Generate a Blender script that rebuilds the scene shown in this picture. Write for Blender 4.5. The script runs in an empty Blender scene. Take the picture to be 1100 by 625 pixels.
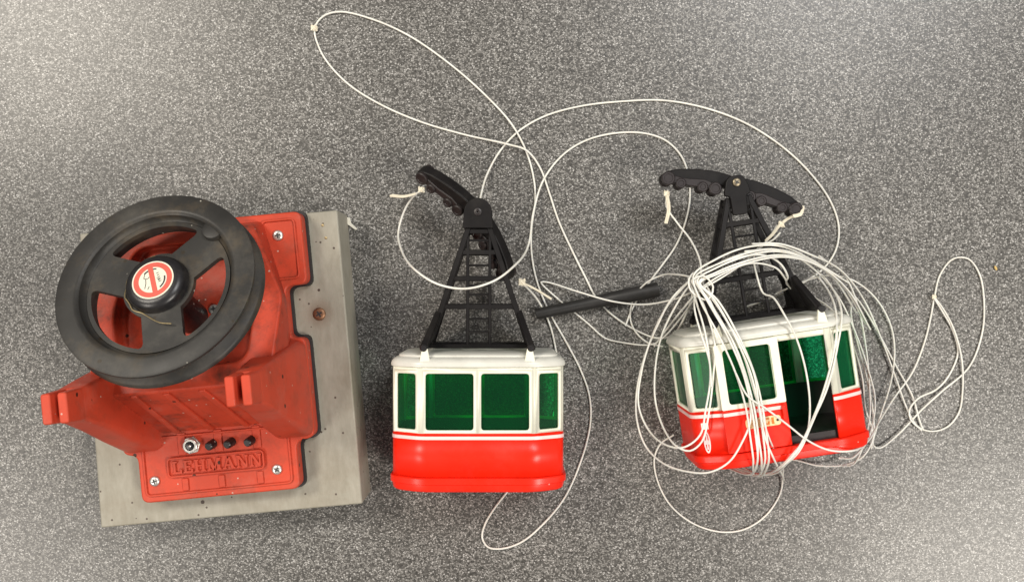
import bpy, bmesh, random
from math import *
from mathutils import Vector, Matrix
random.seed(7)
S = 0.0006            # metres per unit used below (one unit = 0.6 mm)
D = 900.0             # camera height in those units
col = bpy.context.scene.collection
scene = bpy.context.scene

def P(px, py, z=0.0):
    k = (D - z) / D
    return Vector(((px - 550) * k, (312.5 - py) * k, z))

# ------------------------------------------------------------------ materials
def new_mat(name):
    m = bpy.data.materials.new(name); m.use_nodes = True
    nt = m.node_tree
    return m, nt, nt.nodes['Principled BSDF']

def N(nt, t, **kw):
    n = nt.nodes.new(t)
    for k, v in kw.items():
        if k.startswith('i_'):
            n.inputs[k[2:].replace('_', ' ')].default_value = v
        else:
            setattr(n, k, v)
    return n

def ramp(nt, stops, interp='LINEAR'):
    r = nt.nodes.new('ShaderNodeValToRGB'); r.color_ramp.interpolation = interp
    e = r.color_ramp.elements
    while len(e) < len(stops): e.new(0.5)
    for el, (p, c) in zip(e, stops):
        el.position = p
        el.color = (c, c, c, 1) if not isinstance(c, tuple) else (*c, 1)
    return r

def mixc(nt, fac, a, b, blend='MIX'):
    m = nt.nodes.new('ShaderNodeMix'); m.data_type = 'RGBA'; m.blend_type = blend
    for sock, v in ((0, fac), (6, a), (7, b)):
        if isinstance(v, (int, float)): m.inputs[sock].default_value = v
        elif isinstance(v, tuple): m.inputs[sock].default_value = (*v, 1)
        else: nt.links.new(v, m.inputs[sock])
    return m.outputs[2]

def plastic(name, c, rough=0.4, var=0.12, dirt=None, dirt_amt=0.0, dust=0.0, bump=0.02, spec=0.5, sss=0.0, scale=1.0):
    """plastic or painted surface: mottled tone, dark dirt spots, pale dust flecks, worn gloss"""
    m, nt, b = new_mat(name); L = nt.links
    tc = N(nt, 'ShaderNodeTexCoord').outputs['Object']
    n1 = N(nt, 'ShaderNodeTexNoise', i_Scale=45.0 * scale, i_Detail=6.0, i_Roughness=0.6); L.new(tc, n1.inputs['Vector'])
    r1 = ramp(nt, [(0.25, 0.0), (0.75, 1.0)]); L.new(n1.outputs['Fac'], r1.inputs[0])
    dark = tuple(x * (1 - var) for x in c); lite = tuple(min(1, x * (1 + var)) for x in c)
    out = mixc(nt, r1.outputs[0], dark, lite)
    if dirt_amt > 0:
        n2 = N(nt, 'ShaderNodeTexNoise', i_Scale=70.0 * scale, i_Detail=8.0, i_Roughness=0.7); L.new(tc, n2.inputs['Vector'])
        r2 = ramp(nt, [(0.5, 0.0), (0.72, dirt_amt)]); L.new(n2.outputs['Fac'], r2.inputs[0])
        out = mixc(nt, r2.outputs[0], out, dirt)
        v = N(nt, 'ShaderNodeTexVoronoi', i_Scale=260.0, i_Randomness=1.0); L.new(tc, v.inputs['Vector'])
        sp = N(nt, 'ShaderNodeSeparateColor'); L.new(v.outputs['Color'], sp.inputs[0])
        g = N(nt, 'ShaderNodeMath', operation='GREATER_THAN'); g.inputs[1].default_value = 1.0 - (0.045 * dirt_amt if dirt_amt > 0.3 else -1); L.new(sp.outputs[0], g.inputs[0])
        s = N(nt, 'ShaderNodeMath', operation='LESS_THAN'); s.inputs[1].default_value = 0.3; L.new(v.outputs['Distance'], s.inputs[0])
        mm = N(nt, 'ShaderNodeMath', operation='MULTIPLY'); L.new(g.outputs[0], mm.inputs[0]); L.new(s.outputs[0], mm.inputs[1])
        out = mixc(nt, mm.outputs[0], out, tuple(x * 0.35 for x in dirt))
    if dust > 0:
        v = N(nt, 'ShaderNodeTexVoronoi', i_Scale=480.0, i_Randomness=1.0); L.new(tc, v.inputs['Vector'])
        sp = N(nt, 'ShaderNodeSeparateColor'); L.new(v.outputs['Color'], sp.inputs[0])
        g = N(nt, 'ShaderNodeMath', operation='GREATER_THAN'); g.inputs[1].default_value = 1.0 - 0.02 * dust; L.new(sp.outputs[1], g.inputs[0])
        s = N(nt, 'ShaderNodeMath', operation='LESS_THAN'); s.inputs[1].default_value = 0.26; L.new(v.outputs['Distance'], s.inputs[0])
        mm = N(nt, 'ShaderNodeMath', operation='MULTIPLY'); L.new(g.outputs[0], mm.inputs[0]); L.new(s.outputs[0], mm.inputs[1])
        hf = N(nt, 'ShaderNodeMath', operation='MULTIPLY'); hf.inputs[1].default_value = 0.6; L.new(mm.outputs[0], hf.inputs[0])
        out = mixc(nt, hf.outputs[0], out, (0.55, 0.51, 0.43))
        n3 = N(nt, 'ShaderNodeTexNoise', i_Scale=28.0, i_Detail=9.0, i_Roughness=0.75); L.new(tc, n3.inputs['Vector'])
        r3 = ramp(nt, [(0.5, 0.0), (0.85, min(0.5, 0.28 * dust))]); L.new(n3.outputs['Fac'], r3.inputs[0])
        out = mixc(nt, r3.outputs[0], out, (0.4, 0.36, 0.29))
    L.new(out, b.inputs['Base Color'])
    rr = ramp(nt, [(0.2, max(0.05, rough - 0.1)), (0.8, min(1, rough + 0.12))]); L.new(n1.outputs['Fac'], rr.inputs[0])
    L.new(rr.outputs[0], b.inputs['Roughness'])
    b.inputs['Specular IOR Level'].default_value = spec
    if sss: 
        b.inputs['Subsurface Weight'].default_value = sss; b.inputs['Subsurface Radius'].default_value = (0.002, 0.0015, 0.001); b.inputs['Subsurface Scale'].default_value = 1
    bn = N(nt, 'ShaderNodeTexNoise', i_Scale=900.0, i_Detail=3.0); L.new(tc, bn.inputs['Vector'])
    bp = N(nt, 'ShaderNodeBump', i_Strength=bump * 4, i_Distance=0.0003); L.new(bn.outputs['Fac'], bp.inputs['Height'])
    L.new(bp.outputs[0], b.inputs['Normal'])
    return m

M = {}
M['red_old'] = plastic('faded red plastic', (0.50, 0.056, 0.025), 0.46, 0.12, (0.17, 0.045, 0.025), 0.5, 0.8, 0.03, spec=0.3)
M['red'] = plastic('glossy red plastic', (0.84, 0.019, 0.005), 0.33, 0.06, (0.45, 0.008, 0.004), 0.25, 0.2, 0.006, spec=0.35)
M['tray'] = plastic('grimy faded red plastic', (0.46, 0.050, 0.022), 0.5, 0.16, (0.12, 0.03, 0.018), 0.95, 1.0, 0.03, spec=0.25)
M['badge'] = plastic('yellow cream print plate', (0.85, 0.68, 0.36), 0.35, 0.06)
M['darksteel'] = None
M['cream'] = plastic('cream plastic', (0.87, 0.855, 0.71), 0.34, 0.04, (0.5, 0.45, 0.33), 0.15, 0.0, 0.004)
M['roof'] = plastic('grey white roof plastic', (0.76, 0.75, 0.68), 0.3, 0.06, (0.36, 0.34, 0.28), 0.25, 0.1, 0.006)
M['stripe'] = plastic('pinkish white paint', (0.85, 0.60, 0.57), 0.35, 0.03)
M['black'] = plastic('black plastic', (0.008, 0.007, 0.007), 0.45, 0.2, (0.02, 0.017, 0.015), 0.2, 0.15, 0.02, spec=0.2)
M['roller'] = plastic('dark brown roller plastic', (0.015, 0.010, 0.010), 0.4, 0.2, (0.05, 0.04, 0.035), 0.2, 0.3, 0.01)
M['wheelblack'] = plastic('worn black wheel plastic', (0.028, 0.0265, 0.024), 0.44, 0.35, (0.075, 0.056, 0.034), 0.8, 0.55, 0.02, spec=0.3, scale=0.6)
M['hub'] = plastic('glossy black plastic', (0.012, 0.011, 0.012), 0.32, 0.2, (0.05, 0.04, 0.03), 0.3, 0.6, 0.01)
M['gasket'] = plastic('black rubber sheet', (0.018, 0.017, 0.017), 0.6, 0.2)
M['dark'] = plastic('black cabin floor', (0.012, 0.008, 0.008), 0.6, 0.1)
M['orange'] = plastic('orange print', (0.75, 0.2, 0.02), 0.4, 0.08)
M['ink'] = plastic('black ink', (0.03, 0.03, 0.03), 0.5, 0.1)
M['sticker'] = plastic('cream paper sticker', (0.70, 0.67, 0.54), 0.45, 0.04)
M['stickred'] = plastic('faded red print', (0.58, 0.09, 0.06), 0.45, 0.06)
M['cord'] = plastic('white cord', (0.72, 0.705, 0.645), 0.4, 0.16, (0.5, 0.43, 0.32), 0.28, 0, 0.05, sss=0.15)
M['cordtan'] = plastic('tan frayed cord', (0.72, 0.66, 0.52), 0.6, 0.2)
M['rod'] = plastic('black rubber tube', (0.017, 0.016, 0.015), 0.45, 0.2, (0.05, 0.045, 0.04), 0.1, 0.2, 0.02)
M['scrap'] = plastic('white plastic scrap', (0.75, 0.72, 0.62), 0.4, 0.1)
M['crumb'] = plastic('yellow crumb', (0.6, 0.42, 0.15), 0.7, 0.1)

def thin_shell(m, c, f):
    nt = m.node_tree; b = nt.nodes['Principled BSDF']; out = nt.nodes['Material Output']
    t = N(nt, 'ShaderNodeBsdfTranslucent'); t.inputs[0].default_value = (*c, 1)
    x = N(nt, 'ShaderNodeMixShader'); x.inputs[0].default_value = f
    nt.links.new(b.outputs[0], x.inputs[1]); nt.links.new(t.outputs[0], x.inputs[2]); nt.links.new(x.outputs[0], out.inputs[0])
thin_shell(M['cream'], (0.9, 0.87, 0.68), 0.12); thin_shell(M['roof'], (0.8, 0.78, 0.68), 0.2)

def metal(name, c, rough):
    m, nt, b = new_mat(name)
    tc = N(nt, 'ShaderNodeTexCoord').outputs['Object']
    n1 = N(nt, 'ShaderNodeTexNoise', i_Scale=500.0, i_Detail=4.0); nt.links.new(tc, n1.inputs['Vector'])
    r = ramp(nt, [(0.3, tuple(x * .6 for x in c)), (0.65, c)]); nt.links.new(n1.outputs['Fac'], r.inputs[0])
    nt.links.new(r.outputs[0], b.inputs['Base Color'])
    b.inputs['Metallic'].default_value = 0.75; b.inputs['Roughness'].default_value = rough
    return m
M['steel'] = metal('zinc screw steel', (0.74, 0.72, 0.66), 0.33)
M['rust'] = metal('rusty screw steel', (0.30, 0.16, 0.09), 0.5)
M['darksteel'] = metal('tarnished screw steel', (0.30, 0.25, 0.17), 0.4)
M['brass'] = metal('brass wire', (0.42, 0.33, 0.18), 0.45)

def glass(name, c):
    m, nt, b = new_mat(name); L = nt.links
    t = N(nt, 'ShaderNodeBsdfTransparent'); t.inputs[0].default_value = (*c, 1)
    g = N(nt, 'ShaderNodeBsdfGlossy'); g.inputs['Roughness'].default_value = 0.32
    d = N(nt, 'ShaderNodeBsdfDiffuse'); d.inputs[0].default_value = (0.0, 0.24, 0.085, 1)
    f = N(nt, 'ShaderNodeFresnel', i_IOR=1.3)
    tcg = N(nt, 'ShaderNodeTexCoord'); ng = N(nt, 'ShaderNodeTexNoise', i_Scale=60.0, i_Detail=3.0); L.new(tcg.outputs['Object'], ng.inputs['Vector'])
    bg_ = N(nt, 'ShaderNodeBump', i_Strength=0.12, i_Distance=0.001); L.new(ng.outputs['Fac'], bg_.inputs['Height']); L.new(bg_.outputs[0], g.inputs['Normal'])
    m0 = N(nt, 'ShaderNodeMixShader'); m0.inputs[0].default_value = 0.05
    L.new(t.outputs[0], m0.inputs[1]); L.new(d.outputs[0], m0.inputs[2])
    m1 = N(nt, 'ShaderNodeMixShader')
    L.new(f.outputs[0], m1.inputs[0]); L.new(m0.outputs[0], m1.inputs[1]); L.new(g.outputs[0], m1.inputs[2])
    L.new(m1.outputs[0], nt.nodes['Material Output'].inputs[0])
    return m
M['green'] = glass('green tinted window plastic', (0.20, 0.92, 0.60))

def board_mat():
    m, nt, b = new_mat('grey beige painted board'); L = nt.links
    tc = N(nt, 'ShaderNodeTexCoord').outputs['Object']
    mp = N(nt, 'ShaderNodeMapping'); mp.inputs['Scale'].default_value = (40, 12, 40); L.new(tc, mp.inputs[0])
    n = N(nt, 'ShaderNodeTexNoise', i_Scale=6.0, i_Detail=7.0, i_Roughness=0.65); L.new(mp.outputs[0], n.inputs['Vector'])
    c = ramp(nt, [(0.3, (0.26, 0.243, 0.192)), (0.7, (0.34, 0.32, 0.262))]); L.new(n.outputs['Fac'], c.inputs[0])
    n2 = N(nt, 'ShaderNodeTexNoise', i_Scale=22.0, i_Detail=9.0, i_Roughness=0.7); L.new(tc, n2.inputs['Vector'])
    r2 = ramp(nt, [(0.5, 0.0), (0.75, 0.6)]); L.new(n2.outputs['Fac'], r2.inputs[0])
    o = mixc(nt, r2.outputs[0], c.outputs[0], (0.19, 0.155, 0.105))
    for sc, th, rad, cc in ((170.0, 0.945, 0.2, (0.06, 0.04, 0.03)), (120.0, 0.98, 0.13, (0.5, 0.42, 0.3)), (380.0, 0.955, 0.25, (0.08, 0.06, 0.045))):
        v = N(nt, 'ShaderNodeTexVoronoi', i_Scale=sc); L.new(tc, v.inputs['Vector'])
        sp = N(nt, 'ShaderNodeSeparateColor'); L.new(v.outputs['Color'], sp.inputs[0])
        g = N(nt, 'ShaderNodeMath', operation='GREATER_THAN'); g.inputs[1].default_value = th; L.new(sp.outputs[0], g.inputs[0])
        s = N(nt, 'ShaderNodeMath', operation='LESS_THAN'); s.inputs[1].default_value = rad; L.new(v.outputs['Distance'], s.inputs[0])
        mm = N(nt, 'ShaderNodeMath', operation='MULTIPLY'); L.new(g.outputs[0], mm.inputs[0]); L.new(s.outputs[0], mm.inputs[1])
        o = mixc(nt, mm.outputs[0], o, cc)
    # rust stain spread round the lone screw in the board
    vm = N(nt, 'ShaderNodeVectorMath', operation='DISTANCE'); L.new(tc, vm.inputs[0]); vm.inputs[1].default_value = (106 * S, 87 * S, 52 * S)
    ad = N(nt, 'ShaderNodeMath', operation='MULTIPLY_ADD'); L.new(n2.outputs['Fac'], ad.inputs[0]); ad.inputs[1].default_value = 0.012; L.new(vm.outputs['Value'], ad.inputs[2])
    rs = ramp(nt, [(0.0098, 0.6), (0.0135, 0.0)]); L.new(ad.outputs[0], rs.inputs[0])
    o = mixc(nt, rs.outputs[0], o, (0.14, 0.075, 0.04))
    L.new(o, b.inputs['Base Color']); b.inputs['Roughness'].default_value = 0.55
    bp = N(nt, 'ShaderNodeBump', i_Strength=0.25, i_Distance=0.0004); L.new(n.outputs['Fac'], bp.inputs['Height']); L.new(bp.outputs[0], b.inputs['Normal'])
    return m
M['board'] = board_mat()

def floor_mat():
    m, nt, b = new_mat('speckled grey vinyl floor'); L = nt.links
    tc = N(nt, 'ShaderNodeTexCoord').outputs['Object']
    base = None
    nz = N(nt, 'ShaderNodeTexNoise', i_Scale=700.0, i_Detail=2.0); L.new(tc, nz.inputs['Vector'])
    dz = N(nt, 'ShaderNodeVectorMath', operation='MULTIPLY_ADD'); L.new(nz.outputs['Color'], dz.inputs[0])
    dz.inputs[1].default_value = (0.0013, 0.0013, 0); L.new(tc, dz.inputs[2])
    vec = dz.outputs[0]
    nb = N(nt, 'ShaderNodeTexNoise', i_Scale=480.0, i_Detail=4.0, i_Roughness=0.7); L.new(tc, nb.inputs['Vector'])
    rb = ramp(nt, [(0.3, (0.042, 0.040, 0.036)), (0.52, (0.078, 0.074, 0.067)), (0.72, (0.155, 0.148, 0.136))]); L.new(nb.outputs['Fac'], rb.inputs[0])
    o = rb.outputs[0]
    fl = None
    for sc, th, rad, cc, rot in ((860.0, 0.58, 0.48, (0.185, 0.178, 0.165), 0.0), (800.0, 0.84, 0.45, (0.036, 0.034, 0.031), 2.6), (900.0, 0.76, 0.42, (0.28, 0.27, 0.252), 0.7), (720.0, 0.91, 0.36, (0.42, 0.41, 0.39), 1.9)):
        mp = N(nt, 'ShaderNodeMapping'); mp.inputs['Rotation'].default_value = (0, 0, rot); mp.inputs['Location'].default_value = (rot, rot * 2, 0.013); mp.inputs['Scale'].default_value = (1, 1.25, 1)
        L.new(vec, mp.inputs[0])
        v = N(nt, 'ShaderNodeTexVoronoi', i_Scale=sc); v.voronoi_dimensions = '2D'; L.new(mp.outputs[0], v.inputs['Vector'])
        sp = N(nt, 'ShaderNodeSeparateColor'); L.new(v.outputs['Color'], sp.inputs[0])
        g = N(nt, 'ShaderNodeMath', operation='GREATER_THAN'); g.inputs[1].default_value = th; L.new(sp.outputs[0], g.inputs[0])
        s = N(nt, 'ShaderNodeMath', operation='LESS_THAN'); s.inputs[1].default_value = rad; L.new(v.outputs['Distance'], s.inputs[0])
        mm = N(nt, 'ShaderNodeMath', operation='MULTIPLY'); L.new(g.outputs[0], mm.inputs[0]); L.new(s.outputs[0], mm.inputs[1])
        o = mixc(nt, mm.outputs[0], o, cc)
    lf = N(nt, 'ShaderNodeTexNoise', i_Scale=5.5, i_Detail=5.0, i_Roughness=0.6); L.new(tc, lf.inputs['Vector'])
    lr = ramp(nt, [(0.3, 0.86), (0.7, 1.12)]); L.new(lf.outputs['Fac'], lr.inputs[0])
    o = mixc(nt, 1.0, o, lr.outputs[0], 'MULTIPLY')
    L.new(o, b.inputs['Base Color'])
    rr = ramp(nt, [(0.3, 0.30), (0.7, 0.42)]); L.new(nb.outputs['Fac'], rr.inputs[0]); L.new(rr.outputs[0], b.inputs['Roughness'])
    b1 = N(nt, 'ShaderNodeTexNoise', i_Scale=420.0, i_Detail=3.0); L.new(tc, b1.inputs['Vector'])
    bp = N(nt, 'ShaderNodeBump', i_Strength=0.18, i_Distance=0.0005); L.new(b1.outputs['Fac'], bp.inputs['Height']); L.new(bp.outputs[0], b.inputs['Normal'])
    return m
M['floor'] = floor_mat()

# ------------------------------------------------------------------ mesh helpers
class MB:
    def __init__(s): s.bm = bmesh.new(); s.keep = False
    def v(s, p): return s.bm.verts.new(Vector(p) * S)
    def face(s, vs):
        try: return s.bm.faces.new(vs)
        except ValueError: return None
    def rings(s, rs, closed=True, cap0=True, cap1=True):
        V = [[s.v(p) for p in r] for r in rs]
        n = len(V[0])
        for a, b in zip(V, V[1:]):
            for i in range(n if closed else n - 1):
                j = (i + 1) % n
                s.face([a[i], a[j], b[j], b[i]])
        if cap0: s.face(V[0][::-1])
        if cap1: s.face(V[-1])
        return s
    def prism(s, poly, z0, z1, T=None):
        f = (lambda p: T @ Vector(p)) if T else Vector
        return s.rings([[f((x, y, z0)) for x, y in poly], [f((x, y, z1)) for x, y in poly]])
    def box(s, x0, x1, y0, y1, z0, z1, T=None):
        return s.prism([(x0, y0), (x1, y0), (x1, y1), (x0, y1)], z0, z1, T)
    def bar(s, p, q, w, h, up=(0, 0, 1)):
        p, q = Vector(p), Vector(q); d = (q - p).normalized(); up = Vector(up)
        a = d.cross(up).normalized() * w / 2; b = a.cross(d).normalized() * h / 2
        return s.rings([[c - a - b, c + a - b, c + a + b, c - a + b] for c in (p, q)])
    def lathe(s, prof, T=None, n=48, cap=True):
        T = T or Matrix()
        rs = [[T @ Vector((r * cos(2 * pi * i / n), r * sin(2 * pi * i / n), z)) for i in range(n)] for r, z in prof]
        return s.rings(rs, True, cap, cap)
    def tube(s, pts, r, n=6, cap=True):
        pts = [Vector(p) for p in pts]
        rs = []; ref = Vector((0.13, 0.21, 1)).normalized()
        for i, p in enumerate(pts):
            t = (pts[min(i + 1, len(pts) - 1)] - pts[max(i - 1, 0)])
            if t.length < 1e-6: continue
            t.normalize()
            a = (ref - t * ref.dot(t))
            if a.length < 1e-3: a = t.orthogonal()
            a.normalize(); ref = a; b = t.cross(a)
            rs.append([p + (a * cos(2 * pi * k / n) + b * sin(2 * pi * k / n)) * r for k in range(n)])
        return s.rings(rs, True, cap, cap)
    def build(s, name, m, parent=None, smooth=False, bevel=0, seg=2, solid=0, solid_off=-1, angle=35):
        if not s.keep: bmesh.ops.recalc_face_normals(s.bm, faces=s.bm.faces)
        me = bpy.data.meshes.new(name); s.bm.to_mesh(me); s.bm.free()
        o = bpy.data.objects.new(name, me); col.objects.link(o)
        me.materials.append(m if not isinstance(m, str) else M[m])
        if parent: o.parent = parent
        if smooth or bevel:
            for p in me.polygons: p.use_smooth = True
            me.set_sharp_from_angle(angle=radians(angle))
        if solid:
            md = o.modifiers.new('thickness', 'SOLIDIFY'); md.thickness = solid * S; md.offset = solid_off
        if bevel:
            md = o.modifiers.new('rounding', 'BEVEL'); md.width = bevel * S; md.segments = seg; md.limit_method = 'ANGLE'; md.angle_limit = radians(30)
        return o

def root(name, loc, rot, label, cat, group=None):
    o = bpy.data.objects.new(name, None); col.objects.link(o)
    o.empty_display_size = 0.01
    o.matrix_world = Matrix.Translation(Vector(loc) * S) @ (rot if isinstance(rot, Matrix) else Matrix.Rotation(rot, 4, 'Z'))
    o['label'] = label; o['category'] = cat
    if group: o['group'] = group
    return o

def round_poly(poly, r, n=4):
    out = []; k = len(poly)
    for i in range(k):
        p = Vector(poly[i][:2]); a = Vector(poly[i - 1][:2]); b = Vector(poly[(i + 1) % k][:2])
        rr = r if len(poly[i]) < 3 else poly[i][2]
        if rr <= 0: out.append((p.x, p.y)); continue
        da = (a - p); db = (b - p)
        d = min(rr, da.length * .48, db.length * .48)
        s, e = p + da.normalized() * d, p + db.normalized() * d
        for j in range(n + 1):
            t = j / n
            q = s * (1 - t) ** 2 + p * 2 * t * (1 - t) + e * t * t
            out.append((q.x, q.y))
    return out

def spline(pts, step=5.0):
    """centripetal Catmull-Rom through 3-D points"""
    P_ = [Vector(p) for p in pts]
    P_ = [P_[0] * 2 - P_[1]] + P_ + [P_[-1] * 2 - P_[-2]]
    out = []
    for i in range(1, len(P_) - 2):
        p0, p1, p2, p3 = P_[i - 1:i + 3]
        t0 = 0; t1 = t0 + max(1e-3, (p1 - p0).length) ** .5; t2 = t1 + max(1e-3, (p2 - p1).length) ** .5; t3 = t2 + max(1e-3, (p3 - p2).length) ** .5
        n = max(2, int((p2 - p1).length / step))
        for j in range(n):
            t = t1 + (t2 - t1) * j / n
            A1 = p0 * ((t1 - t) / (t1 - t0)) + p1 * ((t - t0) / (t1 - t0)); A2 = p1 * ((t2 - t) / (t2 - t1)) + p2 * ((t - t1) / (t2 - t1)); A3 = p2 * ((t3 - t) / (t3 - t2)) + p3 * ((t - t2) / (t3 - t2))
            B1 = A1 * ((t2 - t) / (t2 - t0)) + A2 * ((t - t0) / (t2 - t0)); B2 = A2 * ((t3 - t) / (t3 - t1)) + A3 * ((t - t1) / (t3 - t1))
            out.append(B1 * ((t2 - t) / (t2 - t1)) + B2 * ((t - t1) / (t2 - t1)))
    out.append(P_[-2])
    return out

def screw(parent, x, y, z, r=5, m='steel', tilt=None, name='screw'):
    """pan head with a cross recess cut as a dark cross well"""
    T = Matrix.Translation((x, y, z)) @ (tilt or Matrix())
    h = MB(); h.lathe([(r, 0), (r, 0.9), (r * .9, 1.7), (r * .62, 2.3), (r * .45, 2.4)], T, 20)
    a = random.uniform(0, 1.5)
    o = h.build(name, m, parent, smooth=True)
    c = MB()
    for k in (0, 1):
        TT = T @ Matrix.Rotation(a + k * pi / 2, 4, 'Z'); c.box(-r * .5, r * .5, -r * .13, r * .13, 2.3, 2.55 + k * .05, TT)
    c.build('cross_slot', 'ink', o)
    return o

# ------------------------------------------------------------------ floor
f = MB(); f.box(-3300, 3300, -3300, 3300, -12, 0)
fo = f.build('floor', 'floor'); fo['kind'] = 'structure'

# ------------------------------------------------------------------ drive station
O = P(240, 440, 52); O.z = 0
st = root('drive_station', O, radians(5.5), 'worn red toy drive station with a big black wheel, screwed to a grey board', 'toy station')

b = MB(); b.prism([(-135, -107), (131, -108), (134, 190), (-128, 191)], 0, 52); b.build('mounting_board', 'board', st, bevel=1.6)
board = st.children[0]
screw(board, 106, 87, 51.9, 6.5, 'rust')
for x, y in ((118, 176), (120, 163)):
    k = MB(); k.lathe([(1.4, 51.8), (1.4, 52.5), (.8, 52.8)], Matrix.Translation((x, y, 0)), 10); k.build('nail', 'brass', board, smooth=True)

def outline(g=0.0):
    h = [(76, -82), (76, -35), (95, -33), (95, 66), (80, 66), (80, 118), (102, 118), (102, 190)]
    pts = [(x + g, y + (g if y > 100 and x > 90 and y > 150 else 0) - (g if y < -50 else 0) - (g if (y in (-33, 118) or y == -35) else 0) + (g if y == 66 else 0)) for x, y in h]
    return pts + [(-x - (5 if y < -34 - g else 0), y) for x, y in pts[::-1]]
g = MB(); g.prism(round_poly(outline(1.9), 8), 51.9, 58); g.build('gasket', 'gasket', st)

# housing: flanged base, tapered body with an inclined top, ribbed front wall
h = MB()
h.prism(round_poly(outline(), 8), 57, 74)
H = st
# raised rim of the front panel and of the corner lugs
def rimmed(mb, x0, x1, y0, y1, z0, z1, w=3.0, r=6):
    o_ = round_poly([(x0, y0), (x1, y0), (x1, y1), (x0, y1)], r); i_ = round_poly([(x0 + w, y0 + w), (x1 - w, y0 + w), (x1 - w, y1 - w), (x0 + w, y1 - w)], r * .6)
    mb.rings([[(x, y, z0) for x, y in o_], [(x, y, z1) for x, y in o_], [(x, y, z1) for x, y in i_], [(x, y, z0) for x, y in i_]], cap0=False, cap1=False)
base = h.build('housing', 'red_old', st, bevel=1.6)
def relief(name, fn): mb = MB(); fn(mb); mb.build(name, 'red_old', base, bevel=.6)
relief('panel_rim', lambda mb: rimmed(mb, -76, 70, -76, -18, 73.5, 75.8, 2.0))
for x0 in (62, -96): relief('lug_rim', lambda mb: rimmed(mb, x0, x0 + 34, 124, 184, 73.5, 75.8, 2.0))
for x in (-36, 0, 38):
    relief('panel_rib', lambda mb: mb.prism(round_poly([(x - 3, -73), (x + 3, -73), (x + 3, -61), (x - 3, -61)], 1), 73.5, 75.6))
    relief('panel_rib', lambda mb: mb.prism(round_poly([(x - 4, -38), (x + 4, -38), (x + 4, -16), (x - 4, -16)], 1), 73.5, 75.2))

def zt(y): return 154 - 0.36 * (y - 32)
def frust(front_in=0.0, y0=-16, y1=184, zb=72):
    bot = [(-80, y0, zb), (80, y0, zb), (80, 104, zb), (64, y1, zb), (-64, y1, zb), (-80, 104, zb)]
    top = [(-80, 32, zt(32)), (80, 32, zt(32)), (91, 108, zt(108)), (62, 178, zt(178)), (-62, 178, zt(178)), (-91, 108, zt(108))]
    def rnd(pl, r): return round_poly([(p[0], p[1]) for p in pl], r, 5)
    return [(x, y, zb) for x, y in rnd(bot, 5)], [(x, y, zt(y)) for x, y in rnd(top, 5)]
bd = MB()
bot, top = frust()
ip = round_poly([(-58, 52), (58, 52), (66, 108), (50, 166), (-50, 166), (-66, 108)], 14, 5)
inn = [(x, y, zt(y)) for x, y in ip]
inl = [(x * .97, y, z - 14) for x, y, z in inn]
bd.rings([bot, top, inn, inl])
body = bd.build('tower_body', 'tray', base, bevel=2.4, seg=3)
rb = MB()
for xt_, xb_ in ((-43, -39), (-14, -5), (18, 30)):
    rb.bar((xt_, 30.5, 152), (xb_, -15, 74.5), 6, 3.2, up=(0, -1, .6))
rb.build('front_rib', 'red_old', base, bevel=.9)

for sx in (1, -1):          # guide arms with a slotted head
    a = MB()
    def q(x0, x1, y0, y1, z, r): 
        p = round_poly([(x0, y0), (x1, y0), (x1, y1), (x0, y1)], r)
        return [(sx * x, y, z) for x, y in p]
    a.rings([q(54, 95, -33, 66, 56, 9), q(55, 94.5, -31, 63, 76, 9), q(57.5, 91.5, -13, 58, 122, 8), q(61, 88, 6, 51.5, 166, 5), q(63.5, 85.5, 18, 46, 198, 3)])
    arm = a.build('guide_arm', 'red_old', st, bevel=1, smooth=True, angle=50)
    for x0, x1 in ((63.5, 71.8), (77, 85.5)):
        pr = MB(); pr.rings([q(x0, x1, 18, 46, 196, 2.5), q(x0 + .3, x1 - .3, 20, 45, 224, 2.5)]); pr.build('prong', 'red_old', arm, bevel=1.2)

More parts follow.
